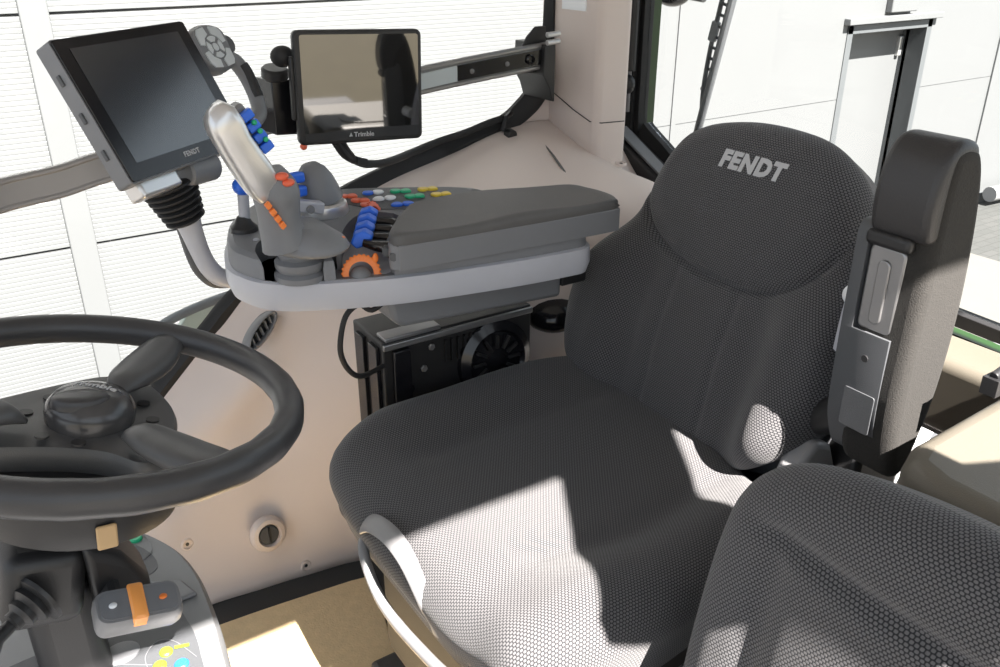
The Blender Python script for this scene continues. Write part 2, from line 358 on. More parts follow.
# side window: glass, black seal strip of varying width, beige return behind it
E=[(-.16,-.02),(0,.125),(.13,.25),(.247,.367),(.303,.421),(.371,.486),(.427,.537),(.549,.617),(.64,.684),(.754,.723),(.923,.765),(1.051,.800),(1.115,.825),(1.160,.865),(1.182,.93),(1.186,1.05),(1.186,1.2),(1.186,1.74)]
W=[.03,.03,.026,.022,.02,.018,.018,.02,.024,.026,.024,.022,.032,.034,.022,.014,.012,.012]
Ec=catmull([V((x,0,z)) for x,z in E],6); Wc=catmull([V((x,0,0)) for x in W],6)
ring=[]
for i,p in enumerate(Ec):
    t=(Ec[min(i+1,len(Ec)-1)]-Ec[max(i-1,0)]).normalized(); nn=V((-t.z,0,t.x)); wdt=Wc[i].x
    o_=p-nn*.012; q=p+nn*wdt
    ring.append([V((o_.x,1.592,o_.z)),V((o_.x,1.60,o_.z)),V((q.x,1.612,q.z)),V((q.x,1.602,q.z)),V((p.x+nn.x*.006,1.588,p.z+nn.z*.006))])
w1=struct('window_1',G().loft(ring),'rubber',ang=50)
ring=[]
for i,p in enumerate(Ec):
    t=(Ec[min(i+1,len(Ec)-1)]-Ec[max(i-1,0)]).normalized(); nn=V((-t.z,0,t.x)); o_=p-nn*.10
    ring.append([V((p.x,1.603,p.z)),V((o_.x,1.603,o_.z)),V((o_.x,1.613,o_.z)),V((p.x,1.613,p.z))])
tag(mk('window_surround',G().loft(ring),'beige',w1),)
gp=[V((p.x,1.618,p.z)) for p in Ec]+[V((-.16,1.618,1.74))]
mk('glass',G().prism(gp,(0,.004,0)),'glass',w1)
# rear window
w2=struct('window_2',G().add([],[]).bx(1.43,1.47,1.60,1.66,.70,1.74),'rubber',bevel=.004)
fr=G(); 
oy=[(1.600,1.74),(1.600,.765),(1.585,.742),(1.52,.700),(1.35,.615),(1.10,.575),(.75,.560),(.30,.55),(-.15,.55)]
iy=[(1.585,1.74),(1.585,.80),(1.565,.775),(1.50,.738),(1.34,.655),(1.10,.605),(.75,.585),(.30,.575),(-.15,.575)]
ro=catmull([V((1.44,y,z)) for y,z in oy],5); ri=catmull([V((1.44,y,z)) for y,z in iy],5)
mk('window_frame',G().loft([[a,b,b+V((.03,0,0)),a+V((.03,0,0))] for a,b in zip(ro,ri)]),'rubber',w2,bevel=.003)
mk('glass',G().prism([p+V((.016,0,0)) for p in ri]+[V((1.456,-.15,1.74))],(.004,0,0)),'glass',w2)
mk('green_frame',G().prism([(1.475,y,z-.03) for y,z in [(p.y,p.z) for p in ro]]+[(1.475,p.y,p.z-.045) for p in ro[::-1]],(.03,0,0)),'paintgreen',w2)
mk('window_rail',G().loft([[V((1.36,y,z-.06)),V((1.425,y,z-.06)),V((1.425,y,z)),V((1.36,y,z))] for y,z in ((1.60,.762),(1.57,.750),(1.46,.700),(1.34,.645),(1.15,.59))]),'black',w2,bevel=.006)
mk('grey_cover',G().loft([[V((1.372,y,z)),V((1.405,y,z)),V((1.405,y,z+.006)),V((1.372,y,z+.006))] for y,z in ((1.585,.763),(1.46,.702),(1.34,.647))]),'dark2',w2)
st=thing('gas_strut',(1.42,1.60,.75),'black gas strut and latch on the green rear pillar','strut')
mk('green_post',G().bx(1.405,1.425,1.612,1.632,.755,1.74),'paintgreen',st,bevel=.003)
mk('cylinder',G().tube([(1.415,1.597,.895),(1.415,1.597,1.5)],.013,16),'black',st)
mk('rod',G().tube([(1.415,1.597,.80),(1.415,1.597,.9)],.005,10),'steel',st)
mk('latch',G().ball((1.408,1.594,.865),.018,(1,1,1.25)).cyl((1.40,1.60,.865),(1.38,1.61,.865),.010),'black',st)
mk('reflection_bar',G().bx(1.42,1.47,-.15,1.66,1.60,1.74),'black',w2)  # unseen bar added to darken the upper part of the terminal screen's reflection
# rear bulkhead under the window, lower rear opening stays open
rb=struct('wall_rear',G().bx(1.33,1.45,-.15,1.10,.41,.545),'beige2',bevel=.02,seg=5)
mk('lower_panel',G().bx(1.37,1.41,-.15,1.06,.385,.50),'dark2',rb,bevel=.004)
# left wheel-arch box
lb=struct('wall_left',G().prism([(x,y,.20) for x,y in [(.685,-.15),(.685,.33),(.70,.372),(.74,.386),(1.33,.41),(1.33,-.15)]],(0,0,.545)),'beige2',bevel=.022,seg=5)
ch=catmull([V((.76,.20,.747)),V((.76,.26,.747)),V((.775,.30,.747)),V((.82,.315,.747)),V((1.0,.325,.747)),V((1.3,.335,.747))],6)
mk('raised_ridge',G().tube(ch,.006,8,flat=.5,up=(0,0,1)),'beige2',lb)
tag(mk('window_catch',G().box((.90,.392,.757),(.04,.018,.020)).cyl((.885,.392,.768),(.925,.392,.776),.005),'black',loc=(.9,.39,.745),bevel=.004),'small black catch on the edge of the tan wheel arch box','catch')
# pillar added behind the viewer, shaped to cast the seat shadow; cab edges
px=lambda z:(.430+(z-1.178)*.52)*sm(z,1.19,1.23)+(.53 if z>1.09 else .62 if z>1 else .30+.12*z)*(1-sm(z,1.19,1.23))
PW=lambda z:(.19+max(0,(1.37-z))*.55)*sm(z,1.19,1.23)+(.27 if z>1.09 else .16 if z>1 else .07)*(1-sm(z,1.19,1.23))
struct('shade_pillar',G().loft([[V((px(z),-.15,z)),V((px(z)+PW(z),-.15,z)),V((px(z)+PW(z),-.11,z)),V((px(z),-.11,z))] for z in (.2,.6,.98,1.02,1.085,1.095,1.12,1.19,1.21,1.23,1.37,1.5,1.76)]),'black',bevel=.006)
struct('trim_3',G().bx(-.62,1.5,-.18,-.02,-.12,0),'black')
struct('trim_4',G().bx(-.65,-.55,1.55,1.62,0,1.74).bx(-.65,-.55,-.2,-.12,0,1.74),'black')
# details on the right wall
for p,n in (((1.303,1.487,.838),(.82,-.57,0)),): screw(p,n,bpy.data.objects['trim_1'],.012)
for p,n in (((1.185,1.347,.757),(0,-.15,1)),((.226,1.415,.15),(.1,-1,.2)),((.438,1.388,.02),(.1,-1,.1))): screw(p,n,wr,.012)
mk('seam',G().tube([(1.0,1.22,.734),(1.04,1.34,.754),(1.08,1.44,.768),(1.10,1.50,.777)],.0025,6),'black',wr)
mk('seam',G().tube([(1.185,1.588,.868),(1.1825,1.51,.842),(1.183,1.452,.826),(1.20,1.434,.824),(1.255,1.424,.824)],.0012,6),'black',bpy.data.objects['trim_1'])
mk('notice_sticker',G().bx(1.1815,1.186,1.48,1.56,1.045,1.09),'white',bpy.data.objects['trim_1'])
# air vent
vn=V((.25,-1,.35)).normalized(); vl=V((.78,0,.62)); vl=(vl-vn*vl.dot(vn)).normalized(); vs=vl.cross(vn)
vc=V((.440,1.492,.508))
vent=thing('air_vent',tuple(vc),'grey oval air vent with black louvres set in the beige side panel','vent')
el=lambda a,b,h,n=36:[vc+vl*a*math.cos(t)+vs*b*math.sin(t)+vn*h for t in [k*math.tau/n for k in range(n)]]
mk('bezel',G().loft([el(.047,.017,-.02),el(.047,.017,.003),el(.042,.013,.006),el(.039,.011,.003),el(.039,.011,-.02)],cap=False),'steel',vent,ang=60)
mk('duct',G().loft([el(.040,.012,-.012),el(.040,.012,-.010)]),'black',vent)
for k in range(5):
    c=vc+vl*(-.028+k*.014)-vn*.001; mk('louvre',G().box(c,(.0025,.018,.008),(vl+vs*.5,vs-vl*.5,vn)),'steel',vent)
# round socket in the wall
kc=V((.378,1.412,.11)); kn=V((.05,-1,.25)).normalized()
kb=thing('power_socket',tuple(kc),'round socket with black flap low on the beige side panel','socket')
mk('collar',G().lathe([(.036,-.01),(.036,.0),(.031,.007),(.024,.009),(.02,.002),(.02,-.01)],kc,kn,32),'beige',kb)
mk('flap',G().lathe([(0,-.01),(.0195,-.01),(.0195,.004),(.017,.006),(0,.006)],kc,kn,32),'dark',kb); mk('flap_rib',G().box(kc+kn*.008,(.004,.006,.034),((1,0,0),kn,(0,0,1))),'black',kb)
# floor mat with curled corner
g=G(); n=40; mo=[(.06,.80),(.10,1.33),(.53,1.31),(.545,1.29),(.50,1.08),(.455,.95),(.44,.80)]
g.prism([(x,y,.004) for x,y in [(p.x,p.y) for p in catmull([V((*p,0)) for p in [(.05,.75),(.06,1.0),(.08,1.325)]],4)+catmull([V((*p,0)) for p in [(.10,1.335),(.30,1.325),(.50,1.305)]],4)+catmull([V((*p,0)) for p in [(.535,1.297),(.53,1.25),(.49,1.10),(.455,.95),(.44,.75)]],5)]],(0,0,.010))
tag(mk('floor_mat',g,'mat',loc=(.3,1.05,0),bevel=.003),'tan fibre mat on the dark cab floor below the side panel','mat')
# ================================================================== DRIVER SEAT
seat=thing('driver_seat',(.62,.82,0),'dark dotted fabric driver seat with lettered backrest beside the armrest console','seat')
CH=lambda x,y: .012*math.exp(-((abs(y-.81)-.235)/.05)**2)+.4*( .03*sm(abs(y-.805),.13,.22)*sm(x,.38,.5)-.010*math.exp(-(dseg(x,y,[(.50,.94),(.62,.965),(.80,.945)])/.025)**2)-.010*math.exp(-(dseg(x,y,[(.50,.67),(.62,.645),(.80,.665)])/.025)**2)-.02*math.exp(-((x-.62)/.10)**2))-.014*(1-sm(x,.33,.46))
g,uv=pillow([(.372,.62),(.362,.70),(.360,.86),(.362,.96),(.378,1.035),(.43,1.075),(.52,1.10),(.66,1.115),(.80,1.09),(.88,1.02),(.89,.83),(.86,.66),(.80,.575),(.68,.53),(.54,.515),(.44,.52),(.38,.55)],(.62,.81),frame((0,0,.515),(1,0,0),(0,1,0),(0,0,1)),CH,.115,.045,N=120,tuck=.02)
mk('seat_cushion',g,'fabric',seat,uv=uv,ang=180)
th=math.radians(17); BO=V((.835,.83,.47)); bn=V((-math.cos(th),0,math.sin(th))); bv=V((math.sin(th),0,math.cos(th))); bf=frame(BO,(0,1,0),bv,bn)
SEAM=[(.175,.455),(.182,.40),(.172,.355),(.15,.322),(.108,.296),(.06,.281),(0,.274),(-.06,.274),(-.11,.285),(-.154,.313),(-.185,.355),(-.20,.40),(-.20,.46)]
SEAM=[(p.x,p.y) for p in c2(SEAM,4,False)]
def seamv(u):
    best=None
    for (a,b),(c,d) in zip(SEAM,SEAM[1:]):
        if min(a,c)<=u<=max(a,c) and abs(a-c)>1e-6:
            q=b+(d-b)*(u-a)/(c-a); best=q if best is None else min(best,q)
    return best if best is not None else 9
def BH(u,v):
    d=dseg(u,v,SEAM); sv=seamv(u); ins=v>sv and abs(u)<.2
    h=-.010*math.exp(-(d/.0055)**2)+(.010*sm(d,0,.05) if ins else 0)
    low=1-sm(v,.22,.33)
    h+=.035*sm(abs(u),.10,.185)*(1-sm(v,.24,.34))*(1-sm(abs(u),.22,.30)*.6)
    h+=.010*math.exp(-((v-.17)/.07)**2)*(1-sm(abs(u),.08,.14))
    for c in (-.062,.062): h-=.003*math.exp(-((u-c)/.007)**2)*low
    h-=.02*sm(abs(u),.12,.24)*sm(v,.36,.5)
    h+=.028*math.exp(-((u+.20)/.045)**2-((v-.10)/.07)**2)
    return h
g,uv=pillow([(.17,.03),(.222,.045),(.258,.085),(.280,.15),(.270,.214),(.236,.262),(.20,.32),(.180,.39),(.152,.447),(.105,.484),(.03,.503),(-.05,.506),(-.12,.496),(-.172,.462),(-.203,.405),(-.224,.33),(-.243,.26),(-.256,.20),(-.254,.145),(-.232,.100),(-.195,.062),(-.14,.03),(-.06,.01),(.08,.01)],(0,.26),bf,BH,.10,.035,N=150,tuck=.02)
back=mk('backrest',g,'fabric',seat,uv=uv,ang=180)
tf=lambda x,y,z: bf(-x-.018,y+.4435,BH(-x-.018,y+.4435)+.0008+z)
mk('lettering',text_geo('FENDT',.0335,tf,ext=.0005,shear=.22,offset=.0019,spacing=1.13,ppw=.006),'text',back,ang=20)
# back shell
ol=c2([(.15,.03),(.20,.045),(.24,.09),(.255,.15),(.245,.21),(.215,.26),(.18,.32),(.16,.39),(.13,.44),(.09,.47),(.0,.48),(-.09,.475),(-.15,.45),(-.19,.40),(-.215,.33),(-.238,.26),(-.25,.20),(-.245,.13),(-.22,.075),(-.17,.035),(0,.0)],4)
mk('back_shell',G().loft([[bf(p.x*s_,.25+(p.y-.25)*s_,h) for p in ol] for s_,h in ((1,-.04),(1.0,-.10),(.93,-.135),(.7,-.145))]),'dark',seat)
# shell edge strip with fittings on the near side
mk('edge_strip',G().tube([(.912,.575,.72),(.915,.572,.79),(.935,.568,.86),(.955,.575,.91)],.022,10,smooth=4,flat=1.4),'silver',seat)
mk('knob',G().cyl((.885,.575,.80),(.872,.552,.806),.0125),'white',seat)
mk('release_lever',G().tube([bf(-.262,.29,-.06),bf(-.285,.30,-.05),bf(-.285,.325,-.05)],.006,8),'black',seat)
# base of the backrest
mk('hinge_cover',G().prism([(.80,.568,.42),(.92,.568,.42),(.925,.568,.52),(.895,.568,.585),(.865,.568,.60),(.835,.568,.57),(.81,.568,.51)],(0,.035,0)),'steel',seat,bevel=.008)
mk('hinge_plate',G().prism([(.90,.60,.36),(1.02,.60,.36),(1.02,.60,.60),(.92,.60,.60)],(0,-.06,0)),'black',seat,bevel=.01)
# seat pan and suspension
mk('seat_pan',G().bx(.39,.88,.56,1.06,.375,.44),'black',seat,bevel=.02)
mk('suspension',G().bx(.44,.86,.60,1.03,.10,.38),'rubber',seat,bevel=.03)
mk('base_plate',G().bx(.42,.90,.57,1.05,.0,.06),'black',seat,bevel=.01)
mk('rear_plate',G().bx(.86,1.05,.56,1.05,.05,.46),'black',seat,bevel=.03)
mk('slide_knob',G().lathe([(0,0),(.03,0),(.03,.035),(.026,.042),(0,.042)],(.70,.66,.27),(0,0,1),28),'steel',seat)
mk('slide_arm',G().box((.56,.53,.34),(.20,.03,.05),((1,.1,.0),(0,1,0),(0,0,1))),'steel',seat,bevel=.008)
# front adjusting handles
mk('front_handle',G().tube([(.385,.905,.445),(.368,.892,.470),(.366,.858,.496),(.366,.806,.510),(.366,.766,.504),(.366,.737,.484),(.368,.715,.455),(.375,.71,.42)],[.009,.013,.0135,.013,.012,.011,.010,.008],14,smooth=5,flat=.35,up=(-.6,.0,.8)),'steel',seat)
mk('front_handle',G().tube([(.40,.91,.435),(.375,.905,.440),(.362,.89,.430),(.358,.85,.398),(.356,.79,.390),(.356,.70,.402),(.357,.64,.415),(.365,.58,.42),(.39,.56,.42)],.0075,12,smooth=5),'steel',seat)
for dz in (0,.028): mk('handle_bracket',G().box((.374,.775,.462-dz),(.010,.10,.010)),'steel',seat,bevel=.003)
# folded armrest
arm=empty_part('armrest',seat)
def slab(prof,y0,y1): return G().prism([(x,y0,z) for x,z in prof],(0,y1-y0,0))
cp=lambda P,k=6:[(p.x,p.y) for p in c2(P,k)]
mk('pad',slab(cp([(.838,.65),(.852,.612),(.876,.610),(.900,.66),(.916,.73),(.921,.82),(.912,.92),(.895,.985),(.872,1.002),(.845,.998),(.836,.97),(.834,.90),(.832,.80),(.831,.71)]),.458,.530),'foam',arm,bevel=.016,seg=4)
mk('pad_cap',slab(cp([(.858,.91),(.845,.902),(.829,.905),(.823,.925),(.823,.955),(.832,.988),(.850,1.006),(.872,1.008),(.888,.998),(.888,.97),(.870,.94)]),.461,.533),'leather',arm,bevel=.018,seg=4)
hs=mk('housing',slab(cp([(.842,.645),(.855,.620),(.868,.618),(.872,.65),(.872,.90),(.85,.912),(.831,.905),(.829,.86),(.829,.75),(.832,.68)]),.482,.545),'dark',arm,bevel=.012,seg=4)
cut(hs,[G().bx(.81,.838,.482,.530,.788,.892)])
mk('inset_plate',G().prism([(.8375,y,z) for y,z in rrect(.484,.528,.790,.890,.008)],(-.006,0,0)),'alu',arm,bevel=.004)
mk('inset_rib',G().prism([(.832,y,z) for y,z in rrect(.499,.514,.80,.875,.007)],(-.003,0,0)),'alu',arm,bevel=.002)
mk('hinge_bar',G().box((.830,.505,.898),(.014,.055,.018)),'black',arm,bevel=.006)
mk('cover_flap',G().prism([(.8295,y,z) for y,z in rrect(.485,.525,.665,.715,.003)],(-.0015,0,0)),'dark',arm,bevel=.0006)
mk('screw',G().cyl((.8295,.507,.757),(.8275,.507,.757),.0045,14),'black',arm)
mk('pivot',G().cyl((.875,.535,.66),(.885,.59,.62),.024),'black',arm)
# seat belt stalk
bl=thing('seat_belt_buckle',(.87,.60,.45),'black seat belt buckle on a stalk beside the folded armrest foot','seat belt')
mk('stalk',G().tube([(.88,.585,.42),(.872,.590,.50),(.868,.59,.535)],.006,8),'black',bl); mk('buckle',G().box((.868,.588,.56),(.022,.018,.05),((1,0,0),(0,1,.1),(0,-.1,1))),'blackg',bl,bevel=.004)
# ================================================================== INSTRUCTOR SEAT
ins=thing('instructor_seat',(.5,.2,0),'dotted fabric passenger seat at the lower right in front of the tan wheel arch box','seat')
th2=math.radians(10); io=V((.522,.235,.468)); iv=V((math.sin(th2),0,math.cos(th2))); inn=V((-math.cos(th2),0,math.sin(th2)))
IH=lambda u,v: -.012*math.exp(-((v-.232+.10*max(0,abs(u)-.15))/.011)**2)*(1-sm(abs(u),.15,.21))-.007*math.exp(-((abs(u)-.155)/.018)**2)*(1-sm(v,.20,.24))+.010*(1-sm(abs(u),.05,.2))
g,uv=pillow([(.236,-.10),(.242,0),(.243,.10),(.238,.19),(.225,.245),(.19,.283),(.13,.308),(.04,.322),(-.04,.322),(-.13,.308),(-.19,.283),(-.225,.245),(-.238,.19),(-.243,.10),(-.24,0),(-.236,-.10),(-.1,-.12),(.1,-.12)],(0,.08),frame(io,(0,1,0),iv,inn),IH,.07,.045,N=120,tuck=.01)
mk('backrest',g,'fabric',ins,uv=uv,ang=180)
g,uv=pillow([(.10,.01),(.10,.40),(.14,.43),(.35,.44),(.54,.42),(.54,.01),(.35,-.0),(.14,.0)],(.33,.21),frame((0,0,.40),(1,0,0),(0,1,0),(0,0,1)),lambda x,y:0,.10,.04,N=50)
mk('seat_cushion',g,'fabric',ins,uv=uv,ang=180)
mk('seat_box',G().bx(.14,.60,.02,.41,0,.32),'black',ins,bevel=.02)
mk('back_panel',G().bx(.60,.625,.03,.41,.32,.70),'black',ins,bevel=.01)
# ================================================================== ARMREST CONSOLE
con=thing('armrest_console',(.55,1.05,.53),'long grey control console with vinyl armrest pad mounted right of the driver seat','console')
OL=[(.313,1.17),(.318,1.12),(.34,1.078),(.39,1.045),(.50,1.003),(.65,.972),(.75,.960),(.785,.962),(.797,.99),(.797,1.05),(.790,1.11),(.770,1.18),(.745,1.245),(.62,1.325),(.54,1.355),(.44,1.362),(.385,1.325),(.34,1.26)]
o1=c2(OL,5); cc=V((.56,1.13,0))
def off(pl,d):
    out=[];n=len(pl)
    for i in range(n):
        t=(pl[(i+1)%n]-pl[i-1]).normalized(); out.append(pl[i]+V((t.y,-t.x,0))*d)
    return out
at_z=lambda pl,z:[V((p.x,p.y,z)) for p in pl]
sgn=1 if (off(o1,.01)[20]-cc).length>(o1[20]-cc).length else -1
body=mk('body',G().loft([at_z(off(o1,-.004*sgn),.735),at_z(o1,.74),at_z(o1,.785),at_z(off(o1,-.003*sgn),.795),at_z(off(o1,-.010*sgn),.80)]),'dark2',con,ang=50)
cut(body,[G().prism([(p.x,p.y,.757) for p in c2([(.435,1.05),(.452,1.10),(.485,1.155),(.525,1.195),(.555,1.19),(.573,1.155),(.53,1.085),(.49,1.02),(.46,1.028)],3)],(0,0,.1)),
 G().prism([(p.x,p.y,.768) for p in c2([(.365,1.165),(.335,1.12),(.335,1.075),(.35,1.05),(.385,1.035),(.405,1.045),(.432,1.07),(.44,1.10),(.42,1.14)],4)],(0,0,.1)),
 G().prism([(.414,.98,.769),(.414,1.062,.769),(.423,1.072,.769),(.480,1.050,.769),(.489,1.038,.769),(.489,.98,.769)],(0,0,.1))])
mk('trim_band',G().loft([at_z(off(o1,.001*sgn),.768),at_z(off(o1,.006*sgn),.766),at_z(off(o1,.007*sgn),.742),at_z(off(o1,.002*sgn),.726),at_z(off(o1,-.012*sgn),.722)]),'silver',con,ang=50)
lid=c2([(.478,1.0),(.482,.982),(.50,.975),(.65,.962),(.82,.950),(.842,.958),(.850,.985),(.846,1.025),(.825,1.07),(.72,1.10),(.62,1.118),(.575,1.115),(.555,1.10),(.51,1.045)],5)
mk('lid',G().loft([at_z(lid,.785),at_z(lid,.818),at_z(off(lid,-.002*sgn),.820)]),'dark2',con,bevel=.002)
LC=(.68,1.035)
g,uv=pillow([(p.x,p.y) for p in off(lid,-.001*sgn)[::3]],LC,frame((0,0,.834),(1,0,0),(0,1,0),(0,0,1)),lambda x,y:.002*math.sin(x*30),.016,.009,N=50,k=3,tuck=.0)
pad=mk('armrest_pad',g,'pad',con,ang=180)
mk('rear_wedge',G().prism([(.66,1.135,.7985),(.77,1.10,.7985),(.775,1.15,.7985),(.745,1.22,.7985),(.71,1.19,.7985)],(0,0,.0025)),'black',con)
mk('lid_hinge',G().tube([(.478,.985,.803),(.512,1.05,.803),(.562,1.118,.803)],.006,8),'dark',con)
# keypad
import_keys=[('redor',[(343.4,196),(351.5,195.7),(355,202),(362,202),(364,208)]),('blue',[(366.8,193.8),(388,207.4),(397,207)]),('white',[(376,193),(376,200.6),(386,200)]),('green',[(391,191),(400,191),(403,198),(412,197.5)]),('yellow',[(415.8,189.8),(425,189.4),(427.6,197),(436.6,196.6)])]
KEY={'redor':[(.541,1.292),(.555,1.286),(.550,1.259),(.561,1.252),(.553,1.230)],'blue':[(.584,1.288),(.595,1.203),(.611,1.198)],'white':[(.600,1.284),(.585,1.248),(.602,1.243)],'green':[(.627,1.273),(.643,1.265),(.633,1.232),(.648,1.227)],'yellow':[(.671,1.258),(.687,1.253),(.674,1.218),(.690,1.213)]}
mk('key_panel',G().prism([(p.x,p.y,.7985) for p in c2([(.515,1.30),(.52,1.325),(.56,1.335),(.62,1.31),(.72,1.25),(.74,1.21),(.70,1.18),(.62,1.17),(.57,1.195),(.545,1.225)],4)],(0,0,.0025)),'dark',con,bevel=.001)
for m_,ps in KEY.items():
    for i,(x,y) in enumerate(ps):
        s_=1 if i%2==0 else -1
        mk('button',G().loft([[V((x+rr*(.0094*math.cos(t)+.0012*s_*math.cos(2*t)),y+rr*.0092*math.sin(t),.801+h)) for t in [q*math.tau/20 for q in range(20)]] for rr,h in ((1,-.001),(1,.002),(.8,.0038))]),m_,con)
        if m_ in('white','yellow','green'): pass
# spool lever bank
for k in range(4):
    t=k/3; x=.468+.052*t; y=1.052+.092*t
    lv=mk('rocker_lever',G().tube([(x+.038,y-.024,.775),(x+.030,y-.018,.797),(x+.012,y-.008,.802),(x-.002,y+.002,.806)],[.011,.0115,.009,.006],10,smooth=3,flat=.9),'blackg',con)
    a=V((1,-.62,.12)).normalized(); b=V((.55,.85,0)).normalized()
    mk('lever_tip',G().prism([V((x-.004,y+.003,.806))+a*p+V((0,0,q)) for p,q in ((-.016,.0),(-.010,.013),(.004,.016),(.016,.007),(.012,-.005),(-.008,-.009))],b*.0205),'blue',lv,bevel=.003)
mk('lever_frame',G().box((.525,1.075,.80),(.012,.15,.012),((.8,-.6,0),(.58,.81,0),(0,0,1))),'dark',con,bevel=.002)
# orange encoder wheels
def knurl(c,ax,r,w,n,teeth=True):
    c=V(c); ax=V(ax).normalized(); u=V((0,0,1)); u=(u-ax*u.dot(ax)).normalized(); v=ax.cross(u); rings=[]
    for h,rr in ((-w/2,r*.62),(-w/2,r*.86),(-w/2*.8,r*.97),(w/2*.8,r),(w/2,r*.88),(w/2,r*.62)):
        rings.append([c+ax*h+(u*math.cos(t)+v*math.sin(t))*(rr-(.0016 if (k%4>1 and abs(h)<w*.45) else 0)) for k,t in enumerate([q*math.tau/n for q in range(n)])])
    return G().loft(rings,closed=True)
ew=mk('encoder_wheel',knurl((.452,1.036,.7690),(-.33,-.9,.30),.0275,.013,104),'orange',con,ang=25)
mk('pointer',G().ball((.472,1.030,.790),.0045,(1,.8,1.6)),'orange',ew)
mk('wheel_hub',G().ball((.451,1.036,.764),.0165),'dark2',con)
mk('encoder_wheel',knurl((.548,1.190,.796),(.6,-.7,.35),.022,.009,72),'redor',con,ang=25)
# joystick
jy=empty_part('joystick',con)
mk('boot',G().lathe([(.036,-.03),(.036,-.022),(.030,-.018),(.034,-.012),(.034,-.004),(.027,0),(.030,.006),(.029,.012),(.022,.016)],(.381,1.075,.797),(0,0,1),32),'dark2',jy)
sk=c2([(.345,1.11),(.343,1.08),(.356,1.045),(.382,1.018),(.411,1.012),(.436,1.03),(.443,1.065),(.432,1.11),(.40,1.135),(.365,1.13)],5)
kk=V((.38,1.075,0))
mk('skirt',G().loft([[V((kk.x+(p.x-kk.x)*s_,kk.y+(p.y-kk.y)*s_,z)) for p in sk] for s_,z in ((.86,.807),(.98,.811),(1,.815),(.93,.823),(.72,.833),(.52,.843))]),'dark2',jy,ang=50)
JP=[(.362,1.066,.820),(.357,1.066,.845),(.356,1.066,.870),(.355,1.066,.893),(.347,1.066,.920)]
mk('grip',G().tube(JP,[.033,.028,.028,.030,.020],20,smooth=5,flat=.95,up=(.2,1,0)),'dark2',jy)
def head_ring(c,w,d,ang):
    c=V(c); t=V((-math.sin(math.radians(ang)),0,math.cos(math.radians(ang)))); p=V((t.z,0,-t.x)); return [c+p*x+V((0,1,0))*y for x,y in rrect(-w,w,-d,d,min(w,d)*.45,3)]
mk('handle_head',G().loft([head_ring(*q) for q in (((.342,1.062,.893),.016,.017,30),((.337,1.062,.905),.021,.019,31),((.329,1.062,.922),.0225,.020,32),((.318,1.062,.943),.0215,.020,30),((.308,1.062,.963),.0205,.020,26),((.301,1.062,.982),.0215,.021,26),((.295,1.062,.994),.021,.020,40),((.289,1.062,1.003),.015,.015,45),((.286,1.062,1.006),.006,.006,45))]),'silver2',jy,ang=60)
mk('control_pad',G().box((.334,1.085,.975),(.022,.026,.062),((.85,.1,.5),(0,1,0),(-.5,0,.85))),'steel',jy,bevel=.005)
for k in range(4): mk('blue_key',G().box((.340-.0068*(1.5-k),1.067,.972+.0135*(1.5-k)),(.017,.010,.012),((.85,.1,.5),(0,1,0),(-.5,0,.85))),'blue',jy,bevel=.002)
for k in range(3): mk('green_key',G().ball((.336+.006*k,1.060,.984-.011*k),.0035),'green',jy)
for p in ((.358,1.045,.917),(.365,1.045,.908)): mk('orange_key',G().ball(p,.0075,(1.2,1,.7)),'redor',jy)
for k in range(4): mk('side_key',G().box((.334+.0052*k,1.0375,.885-.0095*k),(.008,.006,.0088),((.8,.2,.5),(0,1,0),(-.5,0,.85))),'orange',jy,bevel=.0015)
mk('skirt_mark',G().ball((.424,1.04,.824),.008,(1.3,.7,.35)),'orange',jy)
# hooded lever with silver collar and blue keys
hd=empty_part('hooded_lever',con); ha=V((-.22,.05,1)).normalized()
mk('collar',G().lathe([(.040,0),(.041,.003),(.038,.016),(.034,.019),(0,.019)],(.482,1.235,.80),(0,0,1),36),'silver2',hd)
mk('hood',G().lathe([(.035,0),(.0335,.015),(.029,.035),(.022,.050),(.012,.060),(0,.063)],(.482,1.238,.818),ha,32),'dark2',hd)
for k in range(2): mk('blue_key',G().box((.437-.002*k,1.215,.845+.021*k),(.032,.016,.016),((1,.5,-.1),(-.5,1,0),(0,0,1))),'blue',hd,bevel=.004)
mk('bracket',G().box((.445,1.20,.825),(.045,.02,.018),((1,-.2,-.2),(0,1,0),(.2,0,1))),'silver',hd,bevel=.003)
mk('bolt',G().cyl((.445,1.19,.823),(.445,1.184,.823),.006,16),'steel',hd)
bs=empty_part('blue_lever',con)
mk('socket',G().lathe([(.02,-.002),(.019,.006),(.013,.012),(.008,.022),(0,.022)],(.352,1.215,.80),(0,0,1),24),'black',bs)
mk('stem',G().cyl((.354,1.215,.812),(.356,1.213,.855),.008),'silver',bs)
mk('knob',G().ball((.357,1.213,.866),.015,(1,1,.9)),'blue',bs)
for p in ((.352,1.165,.800),(.34,1.21,.80)): mk('cap_screw',G().ball(p,.0045,(1,1,.5)),'silver',con)
